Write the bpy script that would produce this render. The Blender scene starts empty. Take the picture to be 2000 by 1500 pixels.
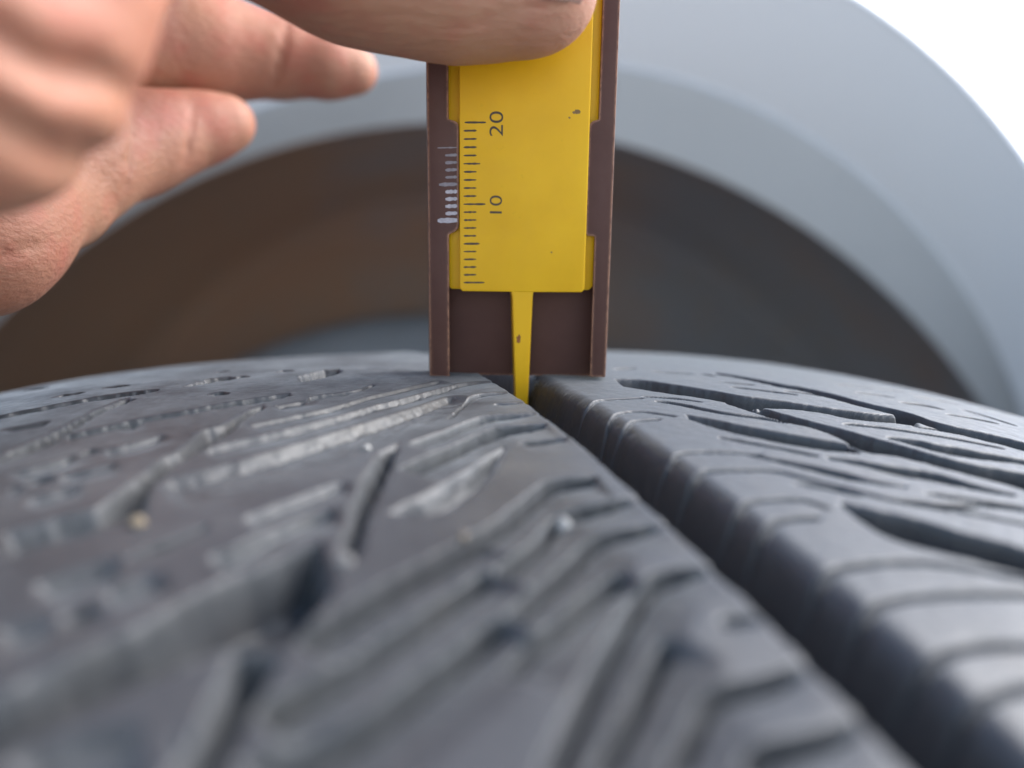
import bpy, bmesh, math, random
import numpy as np
from mathutils import Vector, Matrix, noise as mnoise

# ------------------------------------------------------------------ camera, sky, light
H = 633.0                    # camera height above the ground, mm
FPX = 1502.0                 # focal length in pixels of the 2000 px wide photograph
MM = 0.001
sc = bpy.context.scene
cam_d = bpy.data.cameras.new('camera')
cam = bpy.data.objects.new('camera', cam_d)
sc.collection.objects.link(cam)
sc.camera = cam
cam.location = (0, 0, H * MM)
cam.rotation_euler = (math.radians(90), 0, 0)
cam_d.sensor_width = 36.0
cam_d.lens = 36.0 * FPX / 2000.0
cam_d.clip_start = 0.002
cam_d.clip_end = 100.0
cam_d.dof.use_dof = True
cam_d.dof.focus_distance = 0.0945
cam_d.dof.aperture_fstop = 9.2

SUN_EL, SUN_AZ = 44.0, 84.0      # azimuth clockwise from the view direction (+Y)
w = bpy.data.worlds.new('World'); sc.world = w; w.use_nodes = True
nt = w.node_tree
sky = nt.nodes.new('ShaderNodeTexSky'); sky.sky_type = 'NISHITA'; sky.sun_disc = False
sky.sun_elevation = math.radians(SUN_EL); sky.sun_rotation = math.radians(SUN_AZ)
sky.dust_density = 1.2; sky.air_density = 1.0; sky.ozone_density = 1.0
bg = nt.nodes['Background']; bg.inputs['Strength'].default_value = 0.10
nt.links.new(sky.outputs[0], bg.inputs[0])
sun_d = bpy.data.lights.new('sun', 'SUN'); sun_d.energy = 1.7; sun_d.angle = math.radians(45); sun_d.color = (1, 0.985, 0.965)
sun = bpy.data.objects.new('sun', sun_d); sc.collection.objects.link(sun)
el, az = math.radians(SUN_EL), math.radians(SUN_AZ)
sdir = Vector((math.sin(az) * math.cos(el), math.cos(az) * math.cos(el), math.sin(el)))
sun.rotation_euler = sdir.to_track_quat('Z', 'Y').to_euler()
sc.view_settings.view_transform = 'Standard'; sc.view_settings.look = 'None'
sc.view_settings.exposure = 1.9; sc.view_settings.gamma = 1.0
sc.render.engine = 'CYCLES'
sc.cycles.use_denoising = True
sc.cycles.max_bounces = 8

# ------------------------------------------------------------------ helpers
def at(px, py, d):
    """a place in front of the camera, mm: x right, y away, z up"""
    return np.array([(px - 1000) / FPX * d, d, (750 - py) / FPX * d])
def W(p):
    p = np.asarray(p, float)
    return (p + np.array([0, 0, H])) * MM
def link(o, parent=None):
    sc.collection.objects.link(o)
    if parent is not None: o.parent = parent
    return o
def tag(o, label=None, cat=None, group=None, kind=None):
    if label: o['label'] = label
    if cat: o['category'] = cat
    if group: o['group'] = group
    if kind: o['kind'] = kind
    return o
def empty(name, loc_mm, label, cat):
    e = bpy.data.objects.new(name, None); e.empty_display_size = 0.02
    e.location = W(loc_mm); link(e); tag(e, label, cat)
    return e
def mesh_obj(name, verts, faces, mat, parent=None, smooth=False, normals=None):
    """verts are world metres (N,3); parented objects keep their place"""
    me = bpy.data.meshes.new(name)
    verts = np.asarray(verts, np.float32); faces = np.asarray(faces)
    if faces.ndim == 2:
        k = faces.shape[1]
        me.vertices.add(len(verts)); me.vertices.foreach_set('co', verts.ravel())
        me.loops.add(faces.size); me.loops.foreach_set('vertex_index', faces.ravel().astype(np.int32))
        me.polygons.add(len(faces)); me.polygons.foreach_set('loop_start', np.arange(0, faces.size, k, dtype=np.int32))
        me.update(calc_edges=True); me.validate()
    else:
        me.from_pydata(verts.tolist(), [], [list(f) for f in faces])
    me.polygons.foreach_set('use_smooth', np.full(len(me.polygons), smooth))
    if normals is not None:
        me.normals_split_custom_set_from_vertices(normals.astype(np.float32))
    me.materials.append(mat)
    o = bpy.data.objects.new(name, me); link(o)
    if parent is not None:
        o.parent = parent
        o.matrix_parent_inverse = Matrix.Translation(-Vector(parent.location)) if parent.type == 'EMPTY' and parent.parent is None else Matrix()
    return o
def from_bm(name, bm, mat, parent=None, smooth=False):
    me = bpy.data.meshes.new(name); bm.normal_update(); bm.to_mesh(me); bm.free()
    me.polygons.foreach_set('use_smooth', np.full(len(me.polygons), smooth)); me.materials.append(mat)
    o = bpy.data.objects.new(name, me); link(o)
    if parent is not None:
        o.parent = parent
        if parent.type == 'EMPTY' and parent.parent is None:
            o.matrix_parent_inverse = Matrix.Translation(-Vector(parent.location))
    return o

class Mat:
    def __init__(s, name):
        s.m = bpy.data.materials.new(name); s.m.use_nodes = True
        s.t = s.m.node_tree; s.b = s.t.nodes['Principled BSDF']
        s.co = s.t.nodes.new('ShaderNodeTexCoord').outputs['Object']
    def n(s, kind, **kw):
        nd = s.t.nodes.new(kind)
        for k, v in kw.items():
            if k in nd.inputs.keys():
                if hasattr(v, 'is_output'): s.t.links.new(v, nd.inputs[k])
                else: nd.inputs[k].default_value = v
            else: setattr(nd, k, v)
        return nd
    def noise(s, scale, detail=4, rough=0.55, vec=None):
        nd = s.n('ShaderNodeTexNoise', Scale=scale, Detail=detail, Roughness=rough)
        s.t.links.new(vec if vec is not None else s.co, nd.inputs['Vector'])
        return nd.outputs['Fac']
    def ramp(s, fac, stops):
        r = s.t.nodes.new('ShaderNodeValToRGB'); s.t.links.new(fac, r.inputs[0])
        el = r.color_ramp.elements
        while len(el) < len(stops): el.new(0.5)
        for e, (p, c) in zip(el, stops):
            e.position = p; e.color = (c, c, c, 1) if isinstance(c, (int, float)) else (*c, 1)
        return r.outputs[0]
    def mix(s, fac, a, b):
        nd = s.t.nodes.new('ShaderNodeMix'); nd.data_type = 'RGBA'
        for i, v in ((0, fac), (6, a), (7, b)):
            if hasattr(v, 'is_output'): s.t.links.new(v, nd.inputs[i])
            elif isinstance(v, (int, float)): nd.inputs[i].default_value = v
            else: nd.inputs[i].default_value = (*v, 1)
        return nd.outputs[2]
    def math(s, op, a, b=0.0):
        nd = s.t.nodes.new('ShaderNodeMath'); nd.operation = op
        for i, v in ((0, a), (1, b)):
            if hasattr(v, 'is_output'): s.t.links.new(v, nd.inputs[i])
            else: nd.inputs[i].default_value = v
        return nd.outputs[0]
    def set(s, **kw):
        for k, v in kw.items():
            k = k.replace('_', ' ')
            if hasattr(v, 'is_output'): s.t.links.new(v, s.b.inputs[k])
            elif isinstance(v, tuple) and len(v) == 3 and k != 'Subsurface Radius': s.b.inputs[k].default_value = (*v, 1)
            else: s.b.inputs[k].default_value = v
    def bump(s, h, dist, strength=1.0, normal=None):
        nd = s.t.nodes.new('ShaderNodeBump'); nd.inputs['Strength'].default_value = strength
        nd.inputs['Distance'].default_value = dist
        s.t.links.new(h, nd.inputs['Height'])
        if normal is not None: s.t.links.new(normal, nd.inputs['Normal'])
        s.t.links.new(nd.outputs[0], s.b.inputs['Normal'])
        return nd.outputs[0]

def plain(name, col, rough=0.5, spec=0.5, var=0.12, scale=200):
    m = Mat(name)
    f = m.noise(scale)
    m.set(Base_Color=m.mix(f, tuple(c * (1 - var) for c in col), tuple(min(1, c * (1 + var)) for c in col)), Roughness=rough)
    m.b.inputs['Specular IOR Level'].default_value = spec
    return m.m

# ---- materials
def rubber_mat(name):
    """contact = abraded running face (1) or moulded wall (0), lowered where shade is painted in; dust = dried road dirt and painted sky light in the recesses"""
    m = Mat(name)
    big = m.noise(38, 3); fine = m.noise(900, 5, 0.65); grit = m.noise(2600, 3, 0.6); mid = m.noise(170, 4, 0.6)
    wear_sh = m.n('ShaderNodeAttribute', attribute_name='wear_shade').outputs['Fac']
    dust_lt = m.n('ShaderNodeAttribute', attribute_name='dust_light').outputs['Fac']
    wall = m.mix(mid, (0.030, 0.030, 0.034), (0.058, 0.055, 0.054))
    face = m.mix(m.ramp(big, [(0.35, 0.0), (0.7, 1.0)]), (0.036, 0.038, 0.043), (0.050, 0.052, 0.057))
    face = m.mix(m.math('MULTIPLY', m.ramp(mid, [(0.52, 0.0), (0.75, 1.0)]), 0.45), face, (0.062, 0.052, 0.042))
    smear = m.math('ADD', wear_sh, m.math('MULTIPLY', m.math('SUBTRACT', mid, 0.5), 0.9))
    wear_sh2 = m.ramp(smear, [(0.25, 0.0), (0.75, 1.0)])
    col = m.mix(wear_sh2, wall, face)
    dd = m.math('MULTIPLY', dust_lt, m.ramp(fine, [(0.30, 0.25), (0.68, 1.0)]))
    col = m.mix(dd, col, m.mix(mid, (0.066, 0.076, 0.084), (0.076, 0.073, 0.066)))  # bluish dirt tone also paints sky light on the left walls
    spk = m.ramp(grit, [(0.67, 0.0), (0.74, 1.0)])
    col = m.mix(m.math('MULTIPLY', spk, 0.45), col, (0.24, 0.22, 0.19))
    m.set(Base_Color=col, Roughness=m.ramp(fine, [(0.3, 0.40), (0.8, 0.60)]), Sheen_Weight=m.math('MULTIPLY', wear_sh2, 0.34), Sheen_Roughness=0.35, Sheen_Tint=(0.9, 0.95, 1.0))
    n1 = m.bump(fine, 0.00012, 0.55)
    m.bump(grit, 0.00006, 0.5, n1)
    return m.m
RUBBER = rubber_mat('worn_rubber')
SIDEWALL = plain('sidewall_rubber', (0.04, 0.04, 0.042), 0.6, 0.4)

def brown_plastic():
    m = Mat('brown_plastic')
    f = m.noise(260, 5); g = m.noise(1500, 4)
    col = m.mix(f, (0.082, 0.038, 0.029), (0.112, 0.057, 0.045))
    geo = m.t.nodes.new('ShaderNodeNewGeometry')
    bv = m.t.nodes.new('ShaderNodeBevel'); bv.samples = 4; bv.inputs['Radius'].default_value = 0.0004
    dt = m.n('ShaderNodeVectorMath', operation='DOT_PRODUCT'); m.t.links.new(bv.outputs[0], dt.inputs[0]); m.t.links.new(geo.outputs['True Normal'], dt.inputs[1])
    wear = m.ramp(m.math('SUBTRACT', 1.0, dt.outputs['Value']), [(0.012, 0.0), (0.07, 1.0)])
    wear = m.math('MULTIPLY', wear, m.ramp(g, [(0.35, 0.3), (0.55, 1.0)]))
    col = m.mix(wear, col, (0.52, 0.28, 0.17))
    sp = m.ramp(m.noise(5200, 2), [(0.74, 0.0), (0.8, 1.0)])
    col = m.mix(m.math('MULTIPLY', sp, 0.15), col, (0.20, 0.17, 0.16))
    m.set(Base_Color=col, Roughness=m.ramp(g, [(0.3, 0.38), (0.7, 0.55)]))
    m.b.inputs['Specular IOR Level'].default_value = 0.2
    m.bump(g, 0.00003, 0.5)
    return m.m
BROWN = brown_plastic()
def yellow_plastic():
    m = Mat('yellow_plastic')
    f = m.noise(120, 5); g = m.noise(700, 6, 0.6)
    col = m.mix(m.ramp(f, [(0.3, 0.0), (0.72, 1.0)]), (0.73, 0.40, 0.005), (0.82, 0.47, 0.008))
    dirt = m.ramp(g, [(0.66, 0.0), (0.82, 1.0)])
    col = m.mix(m.math('MULTIPLY', dirt, 0.30), col, (0.22, 0.12, 0.02))
    m.set(Base_Color=col, Roughness=m.ramp(g, [(0.3, 0.33), (0.7, 0.5)]), Subsurface_Weight=0.12, Subsurface_Scale=0.001)
    m.b.inputs['Specular IOR Level'].default_value = 0.3
    m.b.inputs['Subsurface Radius'].default_value = (1.0, 0.6, 0.1)
    m.bump(g, 0.00003, 0.4)
    return m.m
YELLOW = yellow_plastic()
INK = plain('worn_black_ink', (0.075, 0.055, 0.04), 0.6, 0.3, 0.5, 2500)
CHALK = plain('dust_filled_engraving', (0.42, 0.39, 0.41), 0.45, 0.5, 0.5, 2500)
ENGRAVE = plain('faint_engraving', (0.22, 0.19, 0.20), 0.4, 0.5, 0.4, 2500)
STAIN = plain('rusty_stain', (0.30, 0.11, 0.03), 0.6, 0.3, 0.5, 1500)
SMUDGE = plain('dark_smudge', (0.22, 0.13, 0.05), 0.6, 0.3, 0.5, 2500)
STONE = plain('pale_grit', (0.30, 0.29, 0.27), 0.35, 0.5, 0.25, 900)
STONE_TAN = plain('tan_grit', (0.22, 0.17, 0.11), 0.45, 0.5, 0.25, 900)
STONE_DARK = plain('grey_grit', (0.15, 0.14, 0.13), 0.5, 0.5, 0.3, 900)

def skin_mat():
    m = Mat('skin')
    f = m.noise(42, 4); g = m.noise(900, 4, 0.6); b = m.noise(150, 3)
    col = m.mix(m.ramp(f, [(0.33, 0.0), (0.68, 1.0)]), (0.40, 0.165, 0.105), (0.45, 0.235, 0.145))
    col = m.mix(m.math('MULTIPLY', m.ramp(b, [(0.5, 0.0), (0.75, 1.0)]), 0.6), col, (0.44, 0.115, 0.08))
    m.set(Base_Color=col, Roughness=m.ramp(g, [(0.3, 0.5), (0.7, 0.66)]), Subsurface_Weight=0.25, Subsurface_Scale=0.0022)
    m.b.inputs['Subsurface Radius'].default_value = (1.0, 0.35, 0.2)
    mp = m.n('ShaderNodeMapping'); m.t.links.new(m.co, mp.inputs['Vector'])
    mp.inputs['Scale'].default_value = (260, 900, 1500); mp.inputs['Rotation'].default_value = (0, math.radians(-14), 0)
    lines = m.noise(1.0, 4, 0.6, mp.outputs[0])
    n1 = m.bump(lines, 0.00045, 0.6)
    m.bump(g, 0.00012, 0.5, n1)
    return m.m
SKIN = skin_mat()
def nail_mat():
    m = Mat('nail'); f = m.noise(500, 3)
    m.set(Base_Color=m.mix(f, (0.50, 0.31, 0.235), (0.56, 0.37, 0.29)), Roughness=0.25, Subsurface_Weight=0.1, Subsurface_Scale=0.001)
    return m.m
NAIL = nail_mat()
def paint_mat():
    m = Mat('white_car_paint'); f = m.noise(6, 3)
    m.set(Base_Color=m.mix(f, (0.74, 0.75, 0.76), (0.80, 0.80, 0.80)), Roughness=0.32, Coat_Weight=0.6, Coat_Roughness=0.08)
    return m.m
PAINT = paint_mat()
INNERPAINT = plain('white_inner_paint', (0.84, 0.85, 0.86), 0.55, 0.4, 0.04, 8)
FLANGE_SHADE = plain('shaded_flange_grey', (0.52, 0.53, 0.53), 0.6, 0.4, 0.1, 12)  # grey puts the shade on the white inner metal into its colour
def liner_mat():
    m = Mat('muddy_wheel_liner'); f = m.noise(5, 4, 0.6); g = m.noise(60, 4)
    sx = m.n('ShaderNodeSeparateXYZ'); m.t.links.new(m.co, sx.inputs[0])
    f = m.math('ADD', f, m.math('MULTIPLY', sx.outputs['X'], -1.1))     # mud sits on the side the wheel throws it
    c = m.mix(m.ramp(f, [(0.30, 0.0), (0.62, 1.0)]), (0.235, 0.225, 0.23), (0.33, 0.195, 0.125))
    m.set(Base_Color=m.mix(m.ramp(g, [(0.5, 0.0), (0.8, 0.5)]), c, (0.27, 0.21, 0.16)), Roughness=0.75)
    return m.m
LINER = liner_mat()
OLDRUB = plain('dusty_grey_rubber', (0.18, 0.18, 0.18), 0.65, 0.4, 0.25, 30)
BOUNCE_GROUND = plain('pale_bounce_ground', (0.50, 0.495, 0.485), 0.9, 0.3, 0.4, 300)  # unseen ground, its pale tone added to bounce light into the arch
STEEL = plain('wheel_steel', (0.35, 0.36, 0.37), 0.4, 0.5, 0.2, 40)

# ------------------------------------------------------------------ ground
g = mesh_obj('ground', [(-30, -30, 0), (30, -30, 0), (30, 30, 0), (-30, 30, 0)], np.array([[0, 1, 2, 3]]), BOUNCE_GROUND)
tag(g, 'unseen ground under the tyre and the car, made pale to bounce light', kind='structure')

# ------------------------------------------------------------------ car with the wheel arch
car = empty('car', (0, 420, -H), 'white car with open wheel arch in the background', 'car')
def ring(d, cx, cz, al, ar, rz, n=72, drop=330):
    pts = []
    for i in range(6): pts.append((cx - al, d, cz - drop + drop * i / 6))
    for i in range(n + 1):
        t = math.pi * (1 - i / n); c, s = math.cos(t), math.sin(t)
        pts.append((cx + (al if c < 0 else ar) * c, d, cz + rz * s))
    for i in range(6): pts.append((cx + ar, d, cz - drop * (i + 1) / 6))
    return np.array(pts)
def loft(rings):
    V = np.concatenate(rings); n = len(rings[0]); fs = []
    for k in range(len(rings) - 1):
        for i in range(n - 1):
            a = k * n + i; fs.append((a, a + 1, a + n + 1, a + n))
    return V, np.array(fs)
lipP = (17.0, -40.1, 345.0, 228.8, 228.8)
midP = (15.3, -87.4, 330.0, 246.3, 246.3)
darkP = (-28.9, -194.4, 333.4, 333.4, 333.4)
def grow(p, e): return (p[0], p[1], p[2] + e, p[3] + e, p[4] + e)
def lerpP(a, b, t): return tuple(x + (y - x) * t for x, y in zip(a, b))
# outer skin: rolled lip, a soft crease, then the flat of the wing
rs = [ring(*([d_] + list(grow(lipP, e_)))) for d_, e_ in ((318, 2.5), (311, 0), (309.2, .6), (309, 1.6), (310, 3.5), (313, 8), (315.5, 11.5), (317.6, 13), (318.6, 14.5), (319.2, 17), (324, 26), (358, 90), (420, 180), (530, 300), (700, 420))]
V, Fc = loft(rs); mesh_obj('wing_panel', W(V), Fc[:, ::-1], PAINT, car, True)
rs = [ring(311 + (378 - 311) * t, *lerpP(lipP, midP, t)) for t in np.linspace(0.0, 1, 10)]
V, Fc = loft(rs); mesh_obj('arch_return', W(V), Fc, INNERPAINT, car, True)
rs = [ring(377.0 + (408 - 377) * t, *lerpP(grow(midP, -0.6), darkP, t)) for t in np.linspace(0, 1, 6)]
V, Fc = loft(rs); mesh_obj('inner_flange', W(V), Fc, FLANGE_SHADE, car, True)
rs = [ring(408.5, *grow(darkP, -0.3)), ring(409, *grow(darkP, 10)), ring(420, *grow(darkP, 22)), ring(520, *grow(darkP, 34)), ring(640, *grow(darkP, 30)), ring(655, *grow(darkP, 5)), ring(668, *grow(darkP, -160)), ring(672, *grow(darkP, -320))]
V, Fc = loft(rs); mesh_obj('wheel_liner', W(V), Fc, LINER, car, True)
V = W(np.array([(-300, 640, -620), (300, 640, -620), (300, 655, 120), (-300, 655, 120)])); mesh_obj('well_back_panel', V, np.array([[0, 1, 2, 3]]), LINER, car)
# upright stay on the near side of the well
bm = bmesh.new(); bmesh.ops.create_cube(bm, size=1.0)
for v in bm.verts: v.co = Vector(W((-335 + 55 * v.co.x + (12 if v.co.z > 0 else 0), 480 + 60 * v.co.y, -330 + 520 * v.co.z)))
bmesh.ops.bevel(bm, geom=bm.edges[:], offset=0.008, segments=3, affect='EDGES')
from_bm('liner_stay', bm, plain('grey_mud', (0.26, 0.235, 0.20), 0.8, 0.3, 0.25, 30), car, True)
# the wheel that is on the car
def lathe(name, prof, axis_o, mat, parent, n=96, axis='Y'):
    prof = np.array(prof, float); t = np.linspace(0, 2 * math.pi, n, endpoint=False)
    R, D = prof[:, 0], prof[:, 1]
    P = np.stack([axis_o[0] + R[None] * np.cos(t)[:, None], axis_o[1] + np.broadcast_to(D[None], (n, len(R))), axis_o[2] + R[None] * np.sin(t)[:, None]], -1)
    m = len(R); fs = []
    for i in range(n):
        j = (i + 1) % n
        for k in range(m - 1): fs.append((i * m + k, i * m + k + 1, j * m + k + 1, j * m + k))
    return mesh_obj(name, W(P.reshape(-1, 3)), np.array(fs), mat, parent, True)
wc = at(828, 1480, 520); wc[1] = 0
wheel = lathe('wheel', [(190, 545), (205, 530), (240, 521), (275, 520), (292, 526), (301, 540), (304, 560), (304, 640)], wc, OLDRUB, car)
rim = lathe('rim', [(0, 560), (60, 556), (120, 575), (170, 560), (186, 545), (198, 536)], wc, STEEL, wheel)

# ------------------------------------------------------------------ the tyre
RT, TILT, YAW, ROLL, A2, A4, UC = 317.2246, 10.8394, 19.9204, 2.1609, 5.16311e-04, 8.9969e-08, 1.21568
class Tyre:
    def __init__(s):
        s.G = at(1010, 738, 102.6)
        y, r = math.radians(YAW), math.radians(ROLL)
        f = np.array([-math.sin(y), math.cos(y), 0]); a = np.array([math.cos(y), math.sin(y), 0]); z = np.array([0, 0, 1.0])
        s.f, s.a, s.z = f, a * math.cos(r) + z * math.sin(r), -a * math.sin(r) + z * math.cos(r)
        s.thg = -math.radians(TILT)
        s.C = s.G - s.Ru(np.array(0.0)) * (s.f * math.sin(s.thg) + s.z * math.cos(s.thg))
    def Ru(s, u):
        x = u - UC
        return RT - (A2 * x ** 2 + A4 * x ** 4) + (A2 * UC ** 2 + A4 * UC ** 4)
    def P(s, u, th, dr=0.0):
        R = s.Ru(u) + dr
        return s.C + u[..., None] * s.a + R[..., None] * (np.sin(th)[..., None] * s.f + np.cos(th)[..., None] * s.z)
    def hit(s, pts):
        """photograph points -> (u, w) mm on the worn tread surface"""
        p = np.asarray(pts, float)
        D = np.stack([(p[:, 0] - 1000) / FPX, np.ones(len(p)), (750 - p[:, 1]) / FPX], -1)
        t = np.linspace(22, 200, 900); q = t[:, None, None] * D[None] - s.C
        u = q @ s.a; g = np.hypot(q @ s.f, q @ s.z) - s.Ru(u)
        k = np.arange(len(p)); neg = g < 0; i = np.argmax(neg, 0)
        miss = ~neg.any(0); i = np.where(miss, np.argmin(g, 0), i); i = np.clip(i, 1, len(t) - 1)
        g0, g1 = g[i - 1, k], g[i, k]
        fr = np.where(miss, 1.0, np.clip(g0 / np.where(np.abs(g0 - g1) < 1e-9, 1, g0 - g1), 0, 1))
        q = (t[i - 1] + (t[i] - t[i - 1]) * fr)[:, None] * D - s.C
        return np.stack([q @ s.a, RT * np.arctan2(q @ s.f, q @ s.z)], -1)
TY = Tyre()
Z4, Z5, Z6, Z7, Z8 = (1150, 650, .425), (0, 680, .45), (600, 700, .35), (0, 1000, .5), (1000, 1000, .5)
def tr(zone, pts):
    ox, oy, s = zone
    return TY.hit([(x * s + ox, y * s + oy) for x, y in pts])

DU = 0.2
US = np.arange(-101, 99.01, DU); WS = np.arange(math.radians(-29) * RT, math.radians(3.5) * RT, DU)
NU, NW = len(US), len(WS)
UU, WW = np.meshgrid(US, WS, indexing='ij')
rng = np.random.default_rng(7)
def vnoise(scale, seed, oct=1):
    out = np.zeros((NU, NW)); amp = 1.0; tot = 0
    for o in range(oct):
        r = np.random.default_rng(seed + o); s = scale / 2 ** o
        x = (US - US[0]) / s; y = (WS - WS[0]) / s
        L = r.random((int(x[-1]) + 3, int(y[-1]) + 3)) * 2 - 1
        xi = x.astype(int); yi = y.astype(int); xf = x - xi; yf = y - yi
        xf = xf * xf * (3 - 2 * xf); yf = yf * yf * (3 - 2 * yf)
        A = L[xi] * (1 - xf)[:, None] + L[xi + 1] * xf[:, None]
        out += amp * (A[:, yi] * (1 - yf)[None] + A[:, yi + 1] * yf[None]); tot += amp; amp *= .55
    return out / tot
N1 = vnoise(0.9, 1, 2); N2 = vnoise(2.6, 11, 2); N3 = vnoise(9, 21, 2); N4 = vnoise(0.5, 31, 1)
def sstep(x): x = np.clip(x, 0, 1); return x * x * (3 - 2 * x)
Hm = np.zeros((NU, NW))
def window(p, pad):
    i0 = np.searchsorted(US, p[:, 0].min() - pad); i1 = np.searchsorted(US, p[:, 0].max() + pad)
    j0 = np.searchsorted(WS, p[:, 1].min() - pad); j1 = np.searchsorted(WS, p[:, 1].max() + pad)
    return slice(i0, i1), slice(j0, j1)
def smooth_line(p, n=3):
    p = np.asarray(p, float)
    for _ in range(n):
        if len(p) < 3: break
        q = np.empty((2 * len(p), 2)); q[0::2] = p; q[1::2] = p
        a, b = p[:-1], p[1:]
        mid = np.stack([a * .75 + b * .25, a * .25 + b * .75], 1).reshape(-1, 2)
        p = np.concatenate([p[:1], mid, p[-1:]])
        if len(p) > 60: break
    return p
def line_dist(p, sl):
    u, v = UU[sl], WW[sl]
    best = np.full(u.shape, 1e9); sgn = np.zeros(u.shape); tt = np.zeros(u.shape)
    L = np.r_[0, np.cumsum(np.hypot(*np.diff(p, axis=0).T))]
    for k in range(len(p) - 1):
        ax, ay = p[k]; bx, by = p[k + 1] - p[k]; l2 = bx * bx + by * by + 1e-12
        h = np.clip(((u - ax) * bx + (v - ay) * by) / l2, 0, 1)
        dx, dy = u - ax - h * bx, v - ay - h * by; d = dx * dx + dy * dy
        m = d < best; best[m] = d[m]
        cr = bx * (v - ay) - by * (u - ax)
        sgn[m] = np.sign(-cr[m]); tt[m] = (L[k] + h * (L[k + 1] - L[k]))[m]
    return np.sqrt(best), sgn, tt, L[-1]
def put(sl, d): Hm[sl] = np.maximum(Hm[sl], d)
def sipe(p, wd=0.7, D=2.5, rag=0.12, taper=2.0, add=False):
    p = smooth_line(p); sl = window(p, wd + 1.5)
    if Hm[sl].size == 0: return
    d, s, t, L = line_dist(p, sl)
    e = sstep(np.minimum(t, L - t) / taper + 0.25)
    d = d + rag * N1[sl]
    if add:
        Hm[sl] += D * e * (1 - sstep((d - wd * .5) / 0.2 + 0.3)) * (d < 3)
    else:
        put(sl, D * e * (1 - sstep((d - wd * .5 * (.55 + .45 * e)) / 0.26 + 0.5)) * (d < 3))
def step(p, D=1.1, L_=3.6, rag=0.12, slit=0.0, taper=1.3, wallw=0.25):
    """a lifted lamella edge: sharp drop on the camera side of the line, then a slow rise"""
    p = smooth_line(p); near_ = p[:, 1].mean() < -84 and p[:, 0].mean() > -27
    D = D * (1.35 if near_ else 1.3 if p[:, 0].mean() < -32 and D < 1.1 else 0.9); sl = window(p, L_ + 1)
    if Hm[sl].size == 0: return
    d, s, t, L = line_dist(p, sl)
    end = 0.7 if abs(p[-1, 0] + 3.85) < 4.5 else taper
    e = sstep(np.minimum(t / taper, (L - t) / end + (0.45 if end < 1 else 0)))
    x = s * d + rag * N1[sl] + 0.07 * N2[sl] * (rag > 0)
    up = np.clip((x - wallw) / (L_ * (1.6 if near_ else 1.25)), 0, 1)
    prof = np.clip((x + 0.02) / wallw, 0, 1) * (1 - up) ** 1.15 * (0.95 + 0.15 * N3[sl])
    cover = (t > 1e-6) & (t < L - 1e-6)
    e0 = e
    e = e * np.clip((-3.4 - UU[sl]) / 8.0, 0.16, 1) ** .8
    dd = D * e * prof * cover
    ng = np.clip((UU[sl] + 14) / 8.0, 0.0, 1)
    if slit:
        ws_ = .2 if near_ else .07
        dd = np.maximum(dd, (D * e / max(.01, 1) + (2.4 if near_ else .9) + .35 * ng) * e0 * np.clip((-4.1 - UU[sl]) / 3.0, .12, 1) * (1 - sstep((np.abs(x - wallw - .2) - ws_) / .22)) * cover)
    put(sl, dd)
def pit(far, near, D=4.0, rag=0.25, wall=0.55):
    p = np.concatenate([smooth_line(far, 2), smooth_line(near, 2)[::-1]]); q = np.concatenate([p, p[:1]])
    sl = window(q, 2)
    if Hm[sl].size == 0: return
    d, s, t, L = line_dist(q, sl)
    u, v = UU[sl], WW[sl]; ins = np.zeros(u.shape, bool)
    for k in range(len(q) - 1):
        (x0, y0), (x1, y1) = q[k], q[k + 1]
        c = ((y0 > v) != (y1 > v)); xx = (x1 - x0) * (v - y0) / (y1 - y0 + 1e-12) + x0
        ins ^= c & (u < xx)
    x = np.where(ins, d, -d) + rag * N1[sl] * .8 + rag * .7 * N2[sl]
    wl = wall * (1 + .5 * N2[sl])
    fl = 1 - .10 * N2[sl] - .05 * N1[sl]
    put(sl, D * fl * (0.62 * sstep(x / wl) + 0.38 * sstep((x - .2) / 1.6)))

# main groove: left edge crisp, right edge well rounded
xl = (UU + 3.85 + .05 * N2 + .03 * N1) ; xr = (3.0 + .12 * N2 - UU)
gl_ = np.where(xl > 0, 1 - (1 - np.clip(xl / 1.1, 0, 1)) ** 2.4, 0)
gr_ = 1 - (1 - np.clip((xr + 0.9) / 2.5, 0, 1)) ** 1.0
xs_ = np.clip(4.9 + .15 * N2 - UU, 0, None)
gr_ = np.where(xs_ < 2.05, 2.2 - np.sqrt(np.clip(2.2 ** 2 - np.minimum(xs_, 2.05) ** 2, 0, None)), 1.40 + (xs_ - 2.05) * 4.2) / 7.7
gr_ = np.clip(gr_, 0, 1)
Hm = np.maximum(Hm, 7.7 * np.minimum(gl_, gr_))
GM = np.minimum(gl_, gr_) > 0.3

# --- left of the groove
ZB = (400, 740, .25); ZC = (0, 1050, .3); ZA = (800, 780, .25)
step(tr(ZB, [(-420, 800), (-200, 750), (0, 700), (300, 630), (600, 530), (900, 430), (1200, 340), (1450, 270), (1560, 230), (1700, 180), (1900, 110)]), 1.35, 6.0, 0.08, 0, 2.0, 1.2)
pit(tr(Z6, [(385, 510), (330, 600), (270, 700), (230, 800), (190, 950), (150, 1080), (120, 1190)]),
    tr(Z6, [(560, 420), (520, 520), (500, 620), (430, 740), (380, 860), (350, 1000), (310, 1120)]), 4.2, 0.2, 2.2)
pit(tr(Z7, [(-200, 780), (0, 690), (200, 590), (450, 480), (700, 340), (900, 240), (1080, 160), (1260, 95)]),
    tr(Z7, [(-200, 1050), (0, 960), (200, 850), (450, 720), (700, 620), (870, 535), (1130, 560), (1200, 450), (1330, 300)]), 4.6, 0.14, 1.8)
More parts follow.
